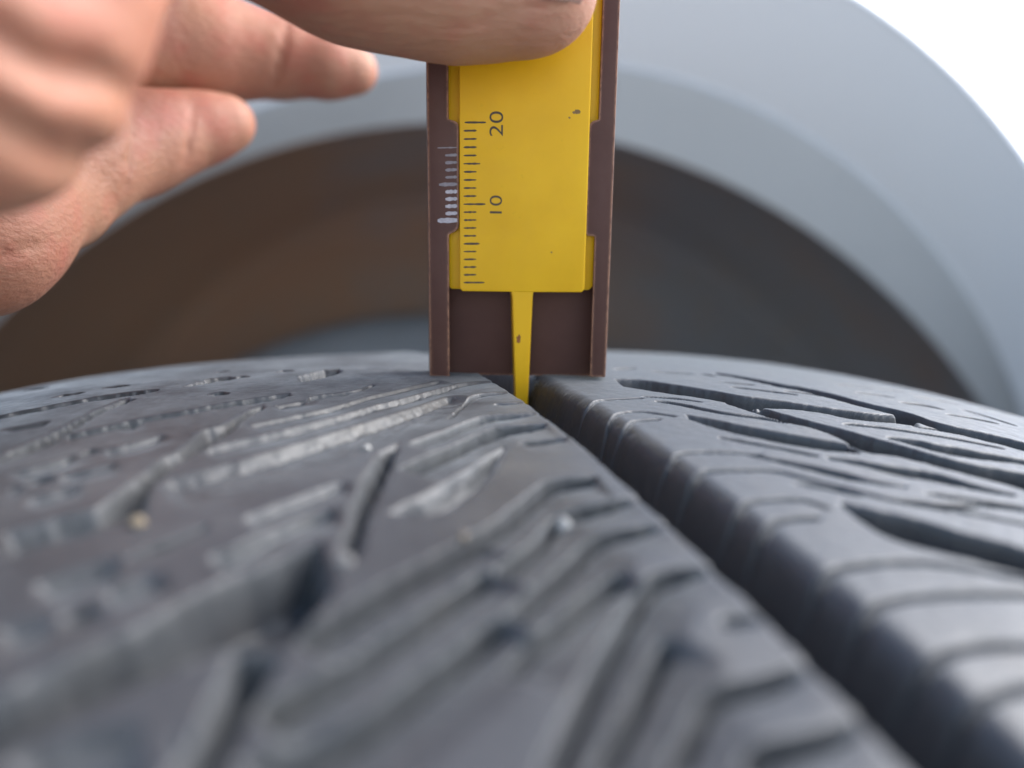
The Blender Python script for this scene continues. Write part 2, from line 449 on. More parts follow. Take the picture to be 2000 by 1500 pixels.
pit(tr(Z7, [(890, 520), (840, 680), (760, 850), (660, 1000), (600, 1100)]), tr(Z7, [(1120, 560), (1000, 760), (950, 880), (880, 1000), (830, 1100)]), 4.2, 0.2, 1.4)
pit(tr(Z5, [(0, 800), (200, 742), (360, 700), (430, 680), (530, 592), (600, 552), (700, 462), (780, 440), (860, 352), (960, 332), (1050, 272), (1150, 240)]),
    tr(Z5, [(0, 920), (150, 875), (380, 815), (500, 765), (655, 735), (660, 640), (680, 585), (790, 492), (885, 445), (1040, 348), (1065, 305), (1165, 258)]), 2.5, 0.16, 1.3)
pit(tr(Z5, [(-60, 490), (40, 440), (160, 387), (250, 347), (350, 291), (470, 241), (560, 213)]),
    tr(Z5, [(0, 500), (160, 452), (260, 402), (292, 372), (400, 308), (500, 258), (600, 222)]), 2.4, 0.3, 1.2)
pit(tr(Z5, [(280, 375), (420, 349), (600, 304), (800, 272), (1000, 233), (1160, 208), (1260, 195)]),
    tr(Z5, [(290, 400), (420, 374), (600, 326), (800, 292), (1000, 256), (1160, 232), (1270, 208)]), 3.2, 0.35, 0.5)
pit(tr(Z5, [(-40, 300), (200, 252), (400, 214), (490, 199), (690, 178)]), tr(Z5, [(-40, 316), (200, 270), (400, 232), (500, 217), (700, 188)]), 3.2, 0.4, 0.5)
pit(tr(Z5, [(540, 905), (640, 865), (760, 815), (905, 765)]), tr(Z5, [(560, 925), (660, 900), (780, 850), (915, 782)]), 3.4, 0.2, 0.5)
pit(tr(Z5, [(1335, 212), (1420, 198), (1520, 190), (1625, 157)]), tr(Z5, [(1345, 226), (1420, 214), (1530, 203), (1628, 163)]), 3.2, 0.35, 0.5)
pit(tr(Z5, [(1290, 120), (1400, 92), (1480, 88)]), tr(Z5, [(1300, 150), (1410, 128), (1500, 100)]), 2.4, 0.4, 0.8)
pit(tr(Z5, [(790, 165), (900, 132), (1000, 122)]), tr(Z5, [(800, 172), (930, 148), (1050, 128)]), 2.4, 0.4, 0.8)
for a in ([(470, 170), (545, 164)], [(120, 181), (190, 174)], [(250, 211), (355, 194)], [(915, 199), (975, 198)], [(1030, 126), (1065, 124)], [(1220, 100), (1265, 96)], [(130, 577), (210, 570)], [(365, 456), (415, 448)], [(940, 105), (980, 102)]):
    sipe(tr(Z5, a), 1.5, 2.6, 0.3, 1.0)
# triangular recess in the lamella beside the groove
pit(tr(Z6, [(400, 872), (560, 792), (700, 722), (860, 612), (1000, 502), (1100, 470)]), tr(Z6, [(640, 880), (760, 860), (870, 812), (990, 720), (1080, 600), (1135, 482)]), 1.9, 0.2, 1.3)
for z, p, D, L_, sl_ in (
    (ZB, [(-60, 560), (300, 470), (560, 415), (800, 350), (1000, 300), (1150, 255), (1350, 195), (1480, 175), (1700, 110), (1970, 35), (2120, 20), (2250, 15)], 0.85, 3.2, 0),
    (ZB, [(300, 370), (600, 300), (900, 240), (1100, 190), (1300, 130), (1450, 100), (1700, 40), (1850, 10)], 0.6, 2.6, 0),
    (ZB, [(500, 220), (700, 180), (830, 160)], 0.6, 2.4, 0),
    (ZC, [(-60, 620), (200, 540), (380, 490)], 1.1, 3.2, 0), (ZC, [(620, 370), (850, 290), (1060, 205)], 1.2, 3.0, 0),
    (ZC, [(0, 1500), (350, 1330), (700, 1240), (980, 1200)], 1.2, 3.4, 0), (ZC, [(200, 1620), (600, 1480), (1000, 1400)], 1.2, 3.0, 0),
    (ZC, [(1600, 1120), (1800, 1010), (2000, 900), (2200, 800)], 1.2, 3.0, 1), (ZC, [(1500, 1500), (1800, 1330), (2000, 1230), (2200, 1120)], 1.3, 3.2, 1),
    (Z6, [(760, 320), (850, 240), (930, 200), (1000, 190), (1130, 185)], 0.8, 2.6, 1.2),
    (Z6, [(1020, 250), (1120, 245), (1230, 240)], 0.35, 2.0, 1.0),
    (Z6, [(545, 480), (620, 445), (760, 400), (870, 350), (960, 320), (1060, 310), (1300, 300)], 0.95, 3.0, 2.0),
    (Z6, [(500, 615), (620, 560), (760, 500), (880, 440), (1000, 390), (1090, 372), (1330, 362)], 1.0, 3.2, 2.4),
    (Z6, [(1160, 465), (1280, 450), (1440, 440)], 0.4, 2.0, 1.5),
    (Z6, [(900, 1005), (1080, 890), (1200, 790), (1320, 690), (1400, 670), (1600, 655)], 1.1, 3.2, 1.8),
    (Z7, [(1120, 500), (1400, 330), (1600, 220), (1750, 140), (1870, 70)], 1.3, 3.6, 2.2),
    (Z6, [(1010, 1170), (1180, 1060), (1290, 960), (1370, 860), (1430, 830), (1600, 797), (1850, 765)], 1.2, 3.0, 2.6),
    (Z7, [(960, 790), (1250, 620), (1500, 460), (1700, 330), (1850, 230), (1925, 190)], 1.4, 3.2, 2.6),
    (Z8, [(-40, 395), (80, 290), (180, 200), (290, 100), (345, 72), (600, 35)], 1.2, 2.6, 2.4),
    (Z7, [(900, 1080), (1300, 860), (1550, 680), (1750, 540), (1900, 420), (1970, 375)], 1.4, 3.0, 2.6),
    (Z8, [(100, 1040), (170, 900), (270, 680), (370, 480), (450, 340), (520, 258), (600, 225), (800, 200)], 1.3, 2.6, 3.0),
    (Z8, [(290, 1020), (350, 900), (430, 780), (500, 640), (570, 500), (605, 455)], 1.3, 2.6, 3.0),
    (Z8, [(790, 412), (870, 405), (965, 398)], 0.3, 1.0, 2.0),
    (Z8, [(590, 1020), (680, 850), (720, 740), (790, 680), (900, 660), (1000, 640), (1150, 580)], 0.9, 2.2, 3.0),
    (Z8, [(870, 1020), (930, 930), (1010, 890), (1200, 870), (1330, 800), (1390, 770)], 0.9, 2.2, 3.0),
    (Z8, [(-60, 620), (60, 480), (200, 380), (330, 270), (440, 215)], 1.0, 2.4, 1.5),
    (Z5, [(20, 540), (200, 500), (340, 455)], 0.6, 2.4, 0), (Z5, [(420, 445), (570, 415), (720, 370)], 0.6, 2.4, 0),
    (Z5, [(220, 560), (400, 520), (520, 490)], 0.55, 2.4, 0), (Z5, [(0, 612), (130, 588)], 0.6, 2.4, 0),
    (Z5, [(80, 660), (300, 602), (385, 588)], 0.6, 2.4, 0), (Z5, [(0, 350), (120, 330), (240, 310)], 0.4, 2.0, 0),
    (Z5, [(500, 345), (640, 320)], 0.4, 2.0, 0),
    (Z5, [(1030, 740), (1150, 700), (1330, 630), (1500, 570)], 0.9, 3.0, 0), (Z5, [(880, 910), (1050, 850), (1200, 760), (1380, 700), (1460, 680)], 1.0, 3.2, 0),
    (Z5, [(120, 1040), (400, 935), (540, 905)], 1.0, 3.2, 0),
    ):
    step(tr(z, p), D, L_, 0.10, sl_)
sipe(tr(ZC, [(420, 525), (540, 500), (650, 475)]), 1.3, 2.0, .3, 1.0)
pit(tr(ZC, [(1080, 1265), (1200, 1260)]), tr(ZC, [(1150, 1370), (1290, 1370)]), 2.6, .2, .6)
# --- right of the groove: leaf-shaped cross grooves
pit(tr(Z4, [(115, 210), (250, 214), (370, 234), (560, 261), (700, 289), (850, 307), (1100, 344), (1300, 371), (1450, 379), (1505, 395)]),
    tr(Z4, [(160, 246), (350, 276), (500, 296), (640, 322), (700, 340), (780, 346), (900, 346), (1050, 363), (1200, 398), (1400, 415), (1515, 431)]), 4.2, 0.15, 0.75)
pit(tr(Z4, [(640, 320), (760, 345), (800, 345), (900, 372), (1000, 402), (1150, 437), (1300, 482), (1450, 522), (1600, 566), (1750, 602), (2000, 642), (2200, 690)]),
    tr(Z4, [(620, 322), (760, 366), (918, 413), (1050, 441), (1150, 480), (1256, 552), (1400, 562), (1700, 642), (1900, 692), (2000, 722), (2200, 790)]), 4.4, 0.15, 0.75)
pit(tr(Z4, [(440, 374), (560, 394), (700, 424), (850, 450), (1000, 476), (1100, 492), (1200, 510)]),
    tr(Z4, [(460, 397), (600, 446), (800, 490), (1000, 530), (1258, 558)]), 4.2, 0.16, 0.75)
pit(tr(Z4, [(575, 182), (700, 199), (870, 233), (1000, 253), (1150, 288), (1300, 328), (1400, 348), (1500, 376), (1600, 415), (1800, 455), (2000, 503), (2200, 560)]),
    tr(Z4, [(590, 193), (700, 210), (870, 250), (1000, 272), (1150, 310), (1300, 350), (1400, 375), (1510, 410), (1600, 445), (1800, 490), (2000, 540), (2200, 600)]), 4.2, 0.14, 0.75)
pit(tr(Z4, [(1150, 773), (1300, 808), (1500, 850), (1700, 910), (1850, 945), (2000, 990), (2200, 1060)]),
    tr(Z4, [(1165, 795), (1250, 870), (1350, 930), (1450, 970), (1700, 1030), (2000, 1110), (2200, 1180)]), 5.0, 0.16, 0.9)
pit(tr(Z4, [(1360, 478), (1480, 487), (1600, 515), (1690, 525), (1850, 556), (2050, 590)]), tr(Z4, [(1380, 490), (1480, 515), (1600, 548), (1690, 568), (1850, 584), (2050, 612)]), 3.6, 0.15, 0.6)
pit(tr(Z4, [(1090, 566), (1250, 586), (1400, 614), (1600, 642), (1750, 690), (1960, 740)]), tr(Z4, [(1110, 580), (1250, 606), (1400, 650), (1600, 688), (1750, 718), (1960, 750)]), 3.6, 0.2, 0.5)
pit(tr(Z4, [(730, 552), (850, 574), (1000, 600), (1150, 634), (1300, 676), (1460, 704)]), tr(Z4, [(745, 566), (850, 590), (1000, 626), (1150, 668), (1300, 694), (1470, 714)]), 3.4, 0.15, 0.6)
for a, wd, ext in (([(315, 315), (400, 325), (520, 350), (650, 375), (800, 390), (905, 412)], 0.9, 0),
        ([(660, 248), (800, 265), (950, 285)], .5, 0), ([(1230, 275), (1320, 284), (1400, 297)], .7, 0), ([(1440, 320), (1540, 332), (1620, 350)], 1.0, 0), ([(1650, 375), (1760, 392), (1870, 415)], 1.0, 0),
        ([(1790, 345), (1900, 365), (2050, 392)], .8, 0), ([(1720, 355), (1830, 385), (1960, 425)], .6, 0), ([(1300, 250), (1440, 270)], .8, 0), ([(120, 165), (215, 163)], .9, 0), ([(300, 180), (480, 190)], .6, 0),
        ([(520, 190), (575, 200)], .7, 0), ([(1180, 420), (1300, 430), (1500, 460), (1700, 490), (1900, 530)], .7, 0), ([(600, 225), (760, 240)], .4, 0),
        ([(500, 650), (540, 635), (700, 630), (850, 630), (1000, 670), (1200, 720), (1400, 770), (1700, 820), (2050, 890)], .7, 1), ([(390, 570), (430, 550), (600, 545), (800, 560)], .45, 1),
        ([(690, 810), (740, 775), (900, 765), (1000, 770), (1100, 810)], .6, 1), ([(800, 910), (870, 860), (1060, 850)], .7, 1),
        ([(1070, 1130), (1130, 1090), (1300, 1060), (1500, 1050), (1700, 1070), (2050, 1140)], .75, 1), ([(1280, 1290), (1350, 1240), (1600, 1200), (2050, 1205)], .75, 1),
        ([(20, 318), (60, 306), (250, 300)], .35, 1), ([(80, 400), (130, 372), (230, 358), (400, 385)], .5, 1), ([(180, 422), (210, 405), (330, 398)], .4, 1),
        ([(900, 268), (1050, 285), (1200, 312)], .45, 0), ([(1150, 236), (1300, 256)], .5, 0), ([(1500, 432), (1600, 446), (1720, 468)], .5, 0), ([(1500, 296), (1600, 310), (1700, 330)], .5, 0), ([(1260, 540), (1380, 552), (1520, 580)], .5, 0), ([(1550, 738), (1750, 765), (2020, 806)], .5, 0), ([(250, 292), (380, 300), (520, 318)], .3, 0), ([(950, 690), (1100, 715), (1250, 748)], .35, 0),
        ([(600, 480), (760, 510), (900, 535), (1050, 565)], .35, 0), ([(1400, 770), (1500, 775), (1640, 800), (1840, 790), (2050, 820)], .5, 0)):
    p = tr(Z4, a)
    if ext: p = np.concatenate([[(2.0, p[0, 1] - .6)], [(p[0, 0] - .4, p[0, 1] - .2)], p])
    sipe(p, wd * (.5 if ext else .8), 1.15 if ext else 3.0, 0.08, 0.8 if ext else 2.0, bool(ext))
for a in ([(1650, 580), (1750, 540), (1900, 522), (2100, 530)], [(1830, 750), (1900, 715), (2000, 690), (2150, 690)]):
    p = tr(Z8, a); p = np.concatenate([[(2.0, p[0, 1] - .6)], p]); sipe(p, .32, 1.5, .08, .8, True)
# the same kind of tread carried on round the tyre, where the photograph does not look
def cut(dist, half, soft=0.45): return 1 - sstep((np.abs(dist) - half) / soft + .5)
PITCH = 2 * math.pi * RT / 62.0
def pattern(U, V):
    def per(x, p): return (x / p - np.round(x / p)) * p
    out = np.zeros(U.shape)
    R_ = np.clip(U - 6, 0, None); ph_ = V + 0.55 * R_ + .004 * R_ ** 2       # right half: sweeping leaf grooves, sipes between
    leaf = 1.15 * np.clip(np.sin(np.clip((R_ - 2) / 55, 0, 1) * math.pi), 0, 1) ** .6
    rm = (U > 5.5) & (U < 92)
    out = np.maximum(out, 4.2 * cut(per(ph_, PITCH), leaf) * (leaf > .1) * rm)
    out = np.maximum(out, 2.6 * cut(per(ph_ + PITCH * .5 + 1.2 * np.sin(U * .35), PITCH / 2), .2) * ((U > 9) & (U < 88)))
    out = np.maximum(out, 4.0 * cut(U - 58 - 1.5 * np.sin(V * 2 * math.pi / PITCH), .9) * rm)
    L_ = np.clip(-U - 5, 0, None); ql = V + 0.62 * L_                        # left half: stepped lamellae and cross grooves
    t_ = (ql / (PITCH / 5)) % 1.0
    lm = (U < -4.5) & (U > -92)
    out = np.maximum(out, .85 * np.clip(t_ * 1.15 - .15, 0, 1) * np.clip(L_ / 6, .15, 1) * lm)
    out = np.maximum(out, 3.6 * cut(per(ql, PITCH), .9) * ((L_ > 9) & lm))
    for u0 in (-30, -58): out = np.maximum(out, 3.6 * cut(U - u0 - 3.0 * np.sin(V * 2 * math.pi / PITCH), 1.0) * lm)
    return out
def main_groove(U):
    a_ = np.where(U + 3.85 > 0, 1 - (1 - np.clip((U + 3.85) / 1.1, 0, 1)) ** 2.4, 0)
    return 7.7 * np.minimum(a_, np.clip((4.9 - U) / 3.6, 0, 1))
B0 = TY.P(UU, WW / RT); bx = 1000 + FPX * B0[..., 0] / np.maximum(B0[..., 1], 1); by = 750 - FPX * B0[..., 2] / np.maximum(B0[..., 1], 1)
nb = np.cross(np.gradient(B0, axis=0), np.gradient(B0, axis=1))
seen = (bx > -110) & (bx < 2110) & (by < 1600) & (B0[..., 1] > 20) & ((nb * -B0).sum(-1) > -2.5 * np.linalg.norm(nb, axis=-1))
Hm = np.where(seen | (np.abs(UU) < 5.2), Hm, np.maximum(pattern(UU, WW), main_groove(UU)))
# worn, slightly rounded and lumpy surface
top = np.exp(-(Hm / .6) ** 2)
Hs = Hm.copy()
for _ in range(1):
    Hs[1:-1, 1:-1] = (Hs[1:-1, 1:-1] * 5 + Hs[:-2, 1:-1] + Hs[2:, 1:-1] + Hs[1:-1, :-2] + Hs[1:-1, 2:]) / 9
Hm = Hs + 0.06 * N3 + 0.03 * N2 + 0.018 * N1 + (0.05 * N4 + 0.10 * N1) * (Hm > .5)

PT = TY.P(UU, WW / RT, -Hm)
dU = np.gradient(PT, axis=0); dW = np.gradient(PT, axis=1)
NRM = np.cross(dU, dW); NRM /= np.linalg.norm(NRM, axis=-1, keepdims=True) + 1e-12
# blocks: connected raised areas
def pieces(mask):
    """connected areas of a mask on the tread grid"""
    lab = np.where(mask, np.arange(mask.size).reshape(mask.shape) + 1, 0)
    for _ in range(400):
        old = lab.copy()
        for A0 in (lab, lab.T):
            for A in (A0, A0[::-1]):
                for i in range(1, A.shape[0]):
                    np.maximum(A[i], A[i - 1], out=A[i], where=A[i] > 0)
        if (lab == old).all(): break
    ids, inv, cnt = np.unique(lab, return_inverse=True, return_counts=True)
    return ids, inv.reshape(mask.shape), cnt
ids, fl, cnt = pieces((Hm < 2.3)[:-1, :-1])
IDX = np.arange(NU * NW).reshape(NU, NW)
quads = np.stack([IDX[:-1, :-1], IDX[1:, :-1], IDX[1:, 1:], IDX[:-1, 1:]], -1)
tyre = empty('tyre', TY.C - np.array([0, 0, RT]), 'worn black winter tyre whose deep centre groove is being measured', 'tyre')
PW = W(PT).reshape(-1, 3); NF = NRM.reshape(-1, 3)
WEAR_SHADE = 1 - sstep((Hm - 0.22) / 0.75)  # wear mask; shade of the recessed walls is put into it too
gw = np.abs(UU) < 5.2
WEAR_SHADE = np.where(UU < -3.9, (1 - .8 * sstep((Hm - 2.2) / 1.4)) * (.50 + .22 * np.clip((UU + 14) / 10, 0, 1)) + .10 * N3, WEAR_SHADE)  # left faces lowered: the hand's shade is painted into the rubber colour
WEAR_SHADE = np.where(gw & (UU > -3.9), 1 - sstep((Hm - .35) / 1.5), WEAR_SHADE).ravel().astype(np.float32)
DUST_LIGHT = (np.clip((-4.2 - UU) / 1.5, 0, 1) * (0.3 + 0.60 * sstep((Hm - .1) / .5) - .5 * sstep((Hm - 3.2) / 1.2)) * (.8 + .5 * N3)
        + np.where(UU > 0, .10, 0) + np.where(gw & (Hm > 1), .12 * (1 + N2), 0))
DUST_LIGHT = np.where(Hm > .28, DUST_LIGHT, DUST_LIGHT * .22).ravel().astype(np.float32)  # dirt in the recesses, plus light painted onto the left walls
def attr(o, wear_sh, dust_lt):
    for nm, arr in (('wear_shade', wear_sh), ('dust_light', dust_lt)):
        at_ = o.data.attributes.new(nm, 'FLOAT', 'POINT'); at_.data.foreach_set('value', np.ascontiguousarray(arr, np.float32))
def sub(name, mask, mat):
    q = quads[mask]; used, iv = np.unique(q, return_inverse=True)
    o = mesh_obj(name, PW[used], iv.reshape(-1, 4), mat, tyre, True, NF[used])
    attr(o, WEAR_SHADE[used], np.clip(DUST_LIGHT[used], 0, 1))
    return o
done = np.zeros(fl.shape, bool)
k_ = 0
for i in np.argsort(-cnt):
    if ids[i] == 0 or cnt[i] < 500: continue
    m = fl == i
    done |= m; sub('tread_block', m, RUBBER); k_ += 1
mg = ~done & (np.abs(UU[:-1, :-1]) < 5.0)
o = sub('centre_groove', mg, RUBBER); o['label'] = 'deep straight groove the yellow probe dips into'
ids, fl, cnt = pieces(~done & ~mg)
small = np.zeros(fl.shape, bool)
for i in np.argsort(-cnt):
    if ids[i] == 0: continue
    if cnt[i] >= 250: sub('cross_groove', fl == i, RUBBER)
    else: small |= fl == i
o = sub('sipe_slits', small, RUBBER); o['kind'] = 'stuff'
# the rest of the tread, same pattern repeated round the tyre, coarser
uc = np.concatenate([np.arange(US[0], -6.2, 1.15), np.arange(-6.2, 6.2, .4), np.arange(6.2, US[-1], 1.15), US[-1:]])
th0 = WS[-1] / RT; th1 = WS[0] / RT + 2 * math.pi
ths = np.linspace(th0, th1, int((th1 - th0) * RT / 1.15))
Ug, Tg = np.meshgrid(uc, ths, indexing='ij')
Hr = np.maximum(pattern(Ug, Tg * RT), main_groove(Ug))
U2, T2 = np.meshgrid(uc, ths, indexing='ij')
P2 = TY.P(U2, T2, -Hr); n2, m2 = U2.shape; I2 = np.arange(n2 * m2).reshape(n2, m2)
band = mesh_obj('tread_band', W(P2.reshape(-1, 3)), np.stack([I2[:-1, :-1], I2[1:, :-1], I2[1:, 1:], I2[:-1, 1:]], -1).reshape(-1, 4), RUBBER, tyre, True)
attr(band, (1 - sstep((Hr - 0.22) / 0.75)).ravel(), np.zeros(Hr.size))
for sgn, ue in ((-1, US[0]), (1, uc[-1])):
    re_ = float(TY.Ru(np.array(ue)))
    prof = [(ue, re_ + 0.2), (ue + sgn * 3.5, re_ - 2.5), (ue + sgn * 8, re_ - 9), (ue + sgn * 10, re_ - 20), (ue + sgn * 14, re_ - 45), (ue + sgn * 15, re_ - 60), (ue + sgn * 10, re_ - 80), (ue + sgn * 2, re_ - 96), (ue - sgn * 6, re_ - 104), (ue - sgn * 10, re_ - 103), (ue - sgn * 4, re_ - 85), (ue + sgn * 4, re_ - 55), (ue - sgn * 2, re_ - 25), (UC, re_ - 14)]
    t = np.linspace(0, 2 * math.pi, 240, endpoint=False); n = len(t); m = len(prof)
    pu = np.array([p[0] for p in prof]); pr = np.array([p[1] for p in prof])
    P3 = TY.C + pu[None, :, None] * TY.a + pr[None, :, None] * (np.sin(t)[:, None, None] * TY.f + np.cos(t)[:, None, None] * TY.z)
    fs = [(i * m + k, i * m + k + 1, ((i + 1) % n) * m + k + 1, ((i + 1) % n) * m + k) for i in range(n) for k in range(m - 1)]
    mesh_obj('sidewall', W(P3.reshape(-1, 3)), np.array(fs), SIDEWALL, tyre, True)

def surf(px, py, lift=0.0):
    """the real tread surface (with its recesses) under a photograph point"""
    u, v = TY.hit([(px, py)])[0]
    i = int(np.clip(round((u - US[0]) / DU), 0, NU - 1)); j = int(np.clip(round((v - WS[0]) / DU), 0, NW - 1))
    return PT[i, j] + NRM[i, j] * lift
# ------------------------------------------------------------------ grit caught in the tread
def stone(px, py, r, mat, label, lift=None):
    rr = random.Random(int(px * 7 + py)); bm = bmesh.new()
    bmesh.ops.create_icosphere(bm, subdivisions=2, radius=1.0)
    off = Vector((rr.random() * 50, rr.random() * 50, 0)); sx = [rr.uniform(.8, 1.25) for _ in range(3)]
    c = surf(px, py, r * .35 if lift is None else lift)
    for v in bm.verts:
        k = 1 + .35 * mnoise.noise(v.co * 1.1 + off)
        v.co = Vector((v.co.x * sx[0], v.co.y * sx[1], v.co.z * sx[2])) * k * r * MM
    o = from_bm('stone', bm, mat, None, False); o.location = W(c)
    tag(o, label, 'stone', 'grit caught in the tread')
stone(1106, 1003, 0.6, STONE, 'white pebble wedged in the lamella slit left of the centre groove', 0.3)
stone(1857, 940, 0.85, STONE, 'pale round pebble lodged in a cross groove at the far right', 0.9)
stone(1647, 924, 0.45, STONE, 'small pale grain in the cross groove left of the round pebble', 0.4)
stone(716, 872, 0.35, STONE, 'bright white grain at the tip of the long diagonal groove')
stone(413, 856, 0.6, STONE_DARK, 'grey pebble on the ragged block end left of the gauge')
stone(268, 1026, 0.55, STONE_TAN, 'tan pebble at the foot of the left diagonal groove')
stone(672, 1104, 0.6, STONE_DARK, 'pale blurred pebble at the bottom of the steep left groove')
stone(440, 1232, 0.6, STONE_TAN, 'tan pebble in the dark pit at the lower left')
stone(490, 1242, 0.45, STONE_DARK, 'grey grain beside the tan pebble in the dark pit', )
stone(905, 1050, 0.3, STONE_TAN, 'tiny tan grain in the triangular recess')

# ------------------------------------------------------------------ tread depth gauge
G0 = at(1011, 737, 102.6)
ph = math.radians(12.1)
gz = np.array([0.0128, -math.sin(ph), math.cos(ph)]); gz /= np.linalg.norm(gz)
gx = np.array([1.0, 0, 0]); gx -= gz * gx.dot(gz); gx /= np.linalg.norm(gx)
gy = np.cross(gz, gx)
def GP(x, y, z): return G0 + x * gx + y * gy + z * gz
def hof(py):
    lo, hi = -20.0, 80.0
    for _ in range(50):
        m_ = (lo + hi) / 2; p = GP(0, 0, m_)
        if 750 - FPX * p[2] / p[1] > py: lo = m_
        else: hi = m_
    return (lo + hi) / 2
def xof(px, py):
    h = hof(py); p = GP(0, 0, h); return ((px - 1000) / FPX * p[1] - p[0])
gauge = empty('tread_depth_gauge', G0, 'brown plastic tread depth gauge with yellow slider standing on the tyre', 'gauge')
def prism(name, poly, y0, y1, mat, parent, bevel=0.18, seg=2, wob=0.0):
    """polygon in the gauge's face plane (x,z), from front y0 to back y1"""
    bm = bmesh.new()
    f = bm.faces.new([bm.verts.new((x, y0, z)) for x, z in poly])
    r = bmesh.ops.extrude_face_region(bm, geom=[f])
    for v in r['geom']:
        if isinstance(v, bmesh.types.BMVert): v.co.y = y1
    bmesh.ops.recalc_face_normals(bm, faces=bm.faces[:])
    if bevel:
        bmesh.ops.bevel(bm, geom=[e for e in bm.edges], offset=bevel, segments=seg, affect='EDGES', profile=0.6)
    for v in bm.verts: v.co = Vector(W(GP(*v.co)))
    o = from_bm(name, bm, mat, parent, False)
    for p in o.data.polygons: p.use_smooth = True
    o.data.set_sharp_from_angle(angle=math.radians(40))
    return o
TOP = 78.0
zc0, zc1 = hof(460), hof(236)
xli, xri = xof(877, 600), xof(1157, 600); xlo, xro = xof(839, 700), xof(1184, 700)
xlc, xrc = xof(896, 350), xof(1147, 350)
prism('back_plate', [(xlo + .6, -0.35), (xro - .6, -0.35), (xro - .6, TOP - 2), (xlo + .6, TOP - 2)], 3.0, 4.3, BROWN, gauge, 0.2)
lc = prism('rail', [(xlo, -0.05), (xli, -0.15), (xli, zc0), (xlc - .55, zc0 + .35), (xlc - .12, zc0 + .75), (xlc, zc0 + 1.3), (xlc, zc1 - .9), (xlc - .12, zc1 - .35), (xlc - .5, zc1 - .1), (xli, zc1 + .1), (xli, TOP), (xlo, TOP)], 0.0, 0.9, BROWN, gauge, 0.16, 2)
rc = prism('rail', [(xri, 0.2), (xro, 0.15), (xro, TOP), (xri, TOP), (xri, zc1 + .3), (xrc + .45, zc1 + .1), (xrc + .1, zc1 - .25), (xrc, zc1 - .7), (xrc, zc0 + .5), (xrc + .25, zc0 + .1), (xri, zc0)], 0.0, 0.9, BROWN, gauge, 0.16, 2)
def draft(o, side, k=0.16):
    for v in o.data.vertices:
        q = np.array(v.co) / MM - np.array([0, 0, H]) - G0; yy = q @ gy
        v.co = Vector(np.array(v.co) + gx * side * k * max(yy - .9, 0) * MM)
draft(prism('rail_side', [(xlo - .02, -0.03), (xli - .06, -0.1), (xli - .06, TOP - .1), (xlo - .02, TOP - .1)], 0.86, 4.2, BROWN, lc, 0.14, 2), -1)
draft(prism('rail_side', [(xri + .06, 0.22), (xro + .02, 0.18), (xro + .02, TOP - .1), (xri + .06, TOP - .1)], 0.86, 4.2, BROWN, rc, 0.14, 2), 1)
zs = hof(570)
xb0, xb1 = xli - .25, xri + .1
slider = prism('slider', [(xb0 + .5, zs + .15), (xb1 - .5, zs + .25), (xb1, zs + .8), (xb1, TOP - 6), (xb0, TOP - 6), (xb0, zs + .7)], 1.05, 2.7, YELLOW, gauge, 0.16)
xp0, xp1 = xof(898, 540), xof(1142, 540)
SY = -0.2
prism('slider_face', [(xp0 + .35, zs), (xof(996, 572), zs), (xof(1043, 572), zs), (xp1 - .35, zs + .05), (xp1, zs + .45), (xp1, TOP - 8), (xp0, TOP - 8), (xp0, zs + .4)], SY, 1.3, YELLOW, slider, 0.14, 3)
# probe, tapering, with drafted sides
za, zb = zs + .6, -7.7
bm = bmesh.new()
xa0, xa1 = xof(997, 572), xof(1042, 572)
xm0, xm1 = xof(1003, 770), xof(1033, 770); zm = hof(770)
def pr(x0, x1, z, yb=2.6): return [bm.verts.new(v) for v in ((x0 + .25, SY + .05, z), (x1 - .12, SY + .05, z), (x1, yb, z), (x0, yb, z))]
L0, L1, L2, L3 = pr(xa0 - .3, xa1 + .2, za), pr(xa0, xa1, zs - .6), pr(xm0, xm1, zm), pr(xm0 + .1, xm1 - .1, zb)
for A_, B_ in ((L0, L1), (L1, L2), (L2, L3)):
    for i in range(4): bm.faces.new((A_[i], A_[(i + 1) % 4], B_[(i + 1) % 4], B_[i]))
bm.faces.new(L3); bm.faces.new(L0[::-1])
bmesh.ops.recalc_face_normals(bm, faces=bm.faces[:])
bmesh.ops.bevel(bm, geom=[e for e in bm.edges], offset=.12, segments=2, affect='EDGES')
for v in bm.verts: v.co = Vector(W(GP(*v.co)))
pb = from_bm('probe', bm, YELLOW, slider, True); pb.data.set_sharp_from_angle(angle=math.radians(35))
# printed scale
def strip(name, x0, x1, z, hgt, y, mat, parent, tilt=0.0, seed=0):
    rr = random.Random(seed); n = 7; vs = []; fs = []
    for i in range(n):
        t = i / (n - 1); x = x0 + (x1 - x0) * t; zz = z + tilt * t
        h2 = hgt * .5 * rr.uniform(.7, 1.25) * (0.55 if i in (0, n - 1) else 1)
        vs += [GP(x, y, zz - h2), GP(x, y, zz + h2), GP(x, y + .03, zz - h2), GP(x, y + .03, zz + h2)]
    for i in range(n - 1):
        a = 4 * i; b = a + 4
        fs += [(a, b, b + 1, a + 1), (a, a + 2, b + 2, b), (a + 1, b + 1, b + 3, a + 3)]
    return mesh_obj(name, W(np.array(vs)), np.array(fs), mat, parent)
z00, z20 = hof(553), hof(241)
for i in range(21):
    z = z00 + (z20 - z00) * i / 20
    x0 = xof(906, 553) if i < 19 else xof(906, 240)
    x1 = x0 + (2.65 if i % 10 == 0 else 2.05 if i % 5 == 0 else 1.6)
    o = strip('scale_mark', x0 + (.12 if i == 20 else 0), x1 + (.1 if i in (10, 20) else 0), z, 0.23, SY - .006, INK, slider, 0.04, i)
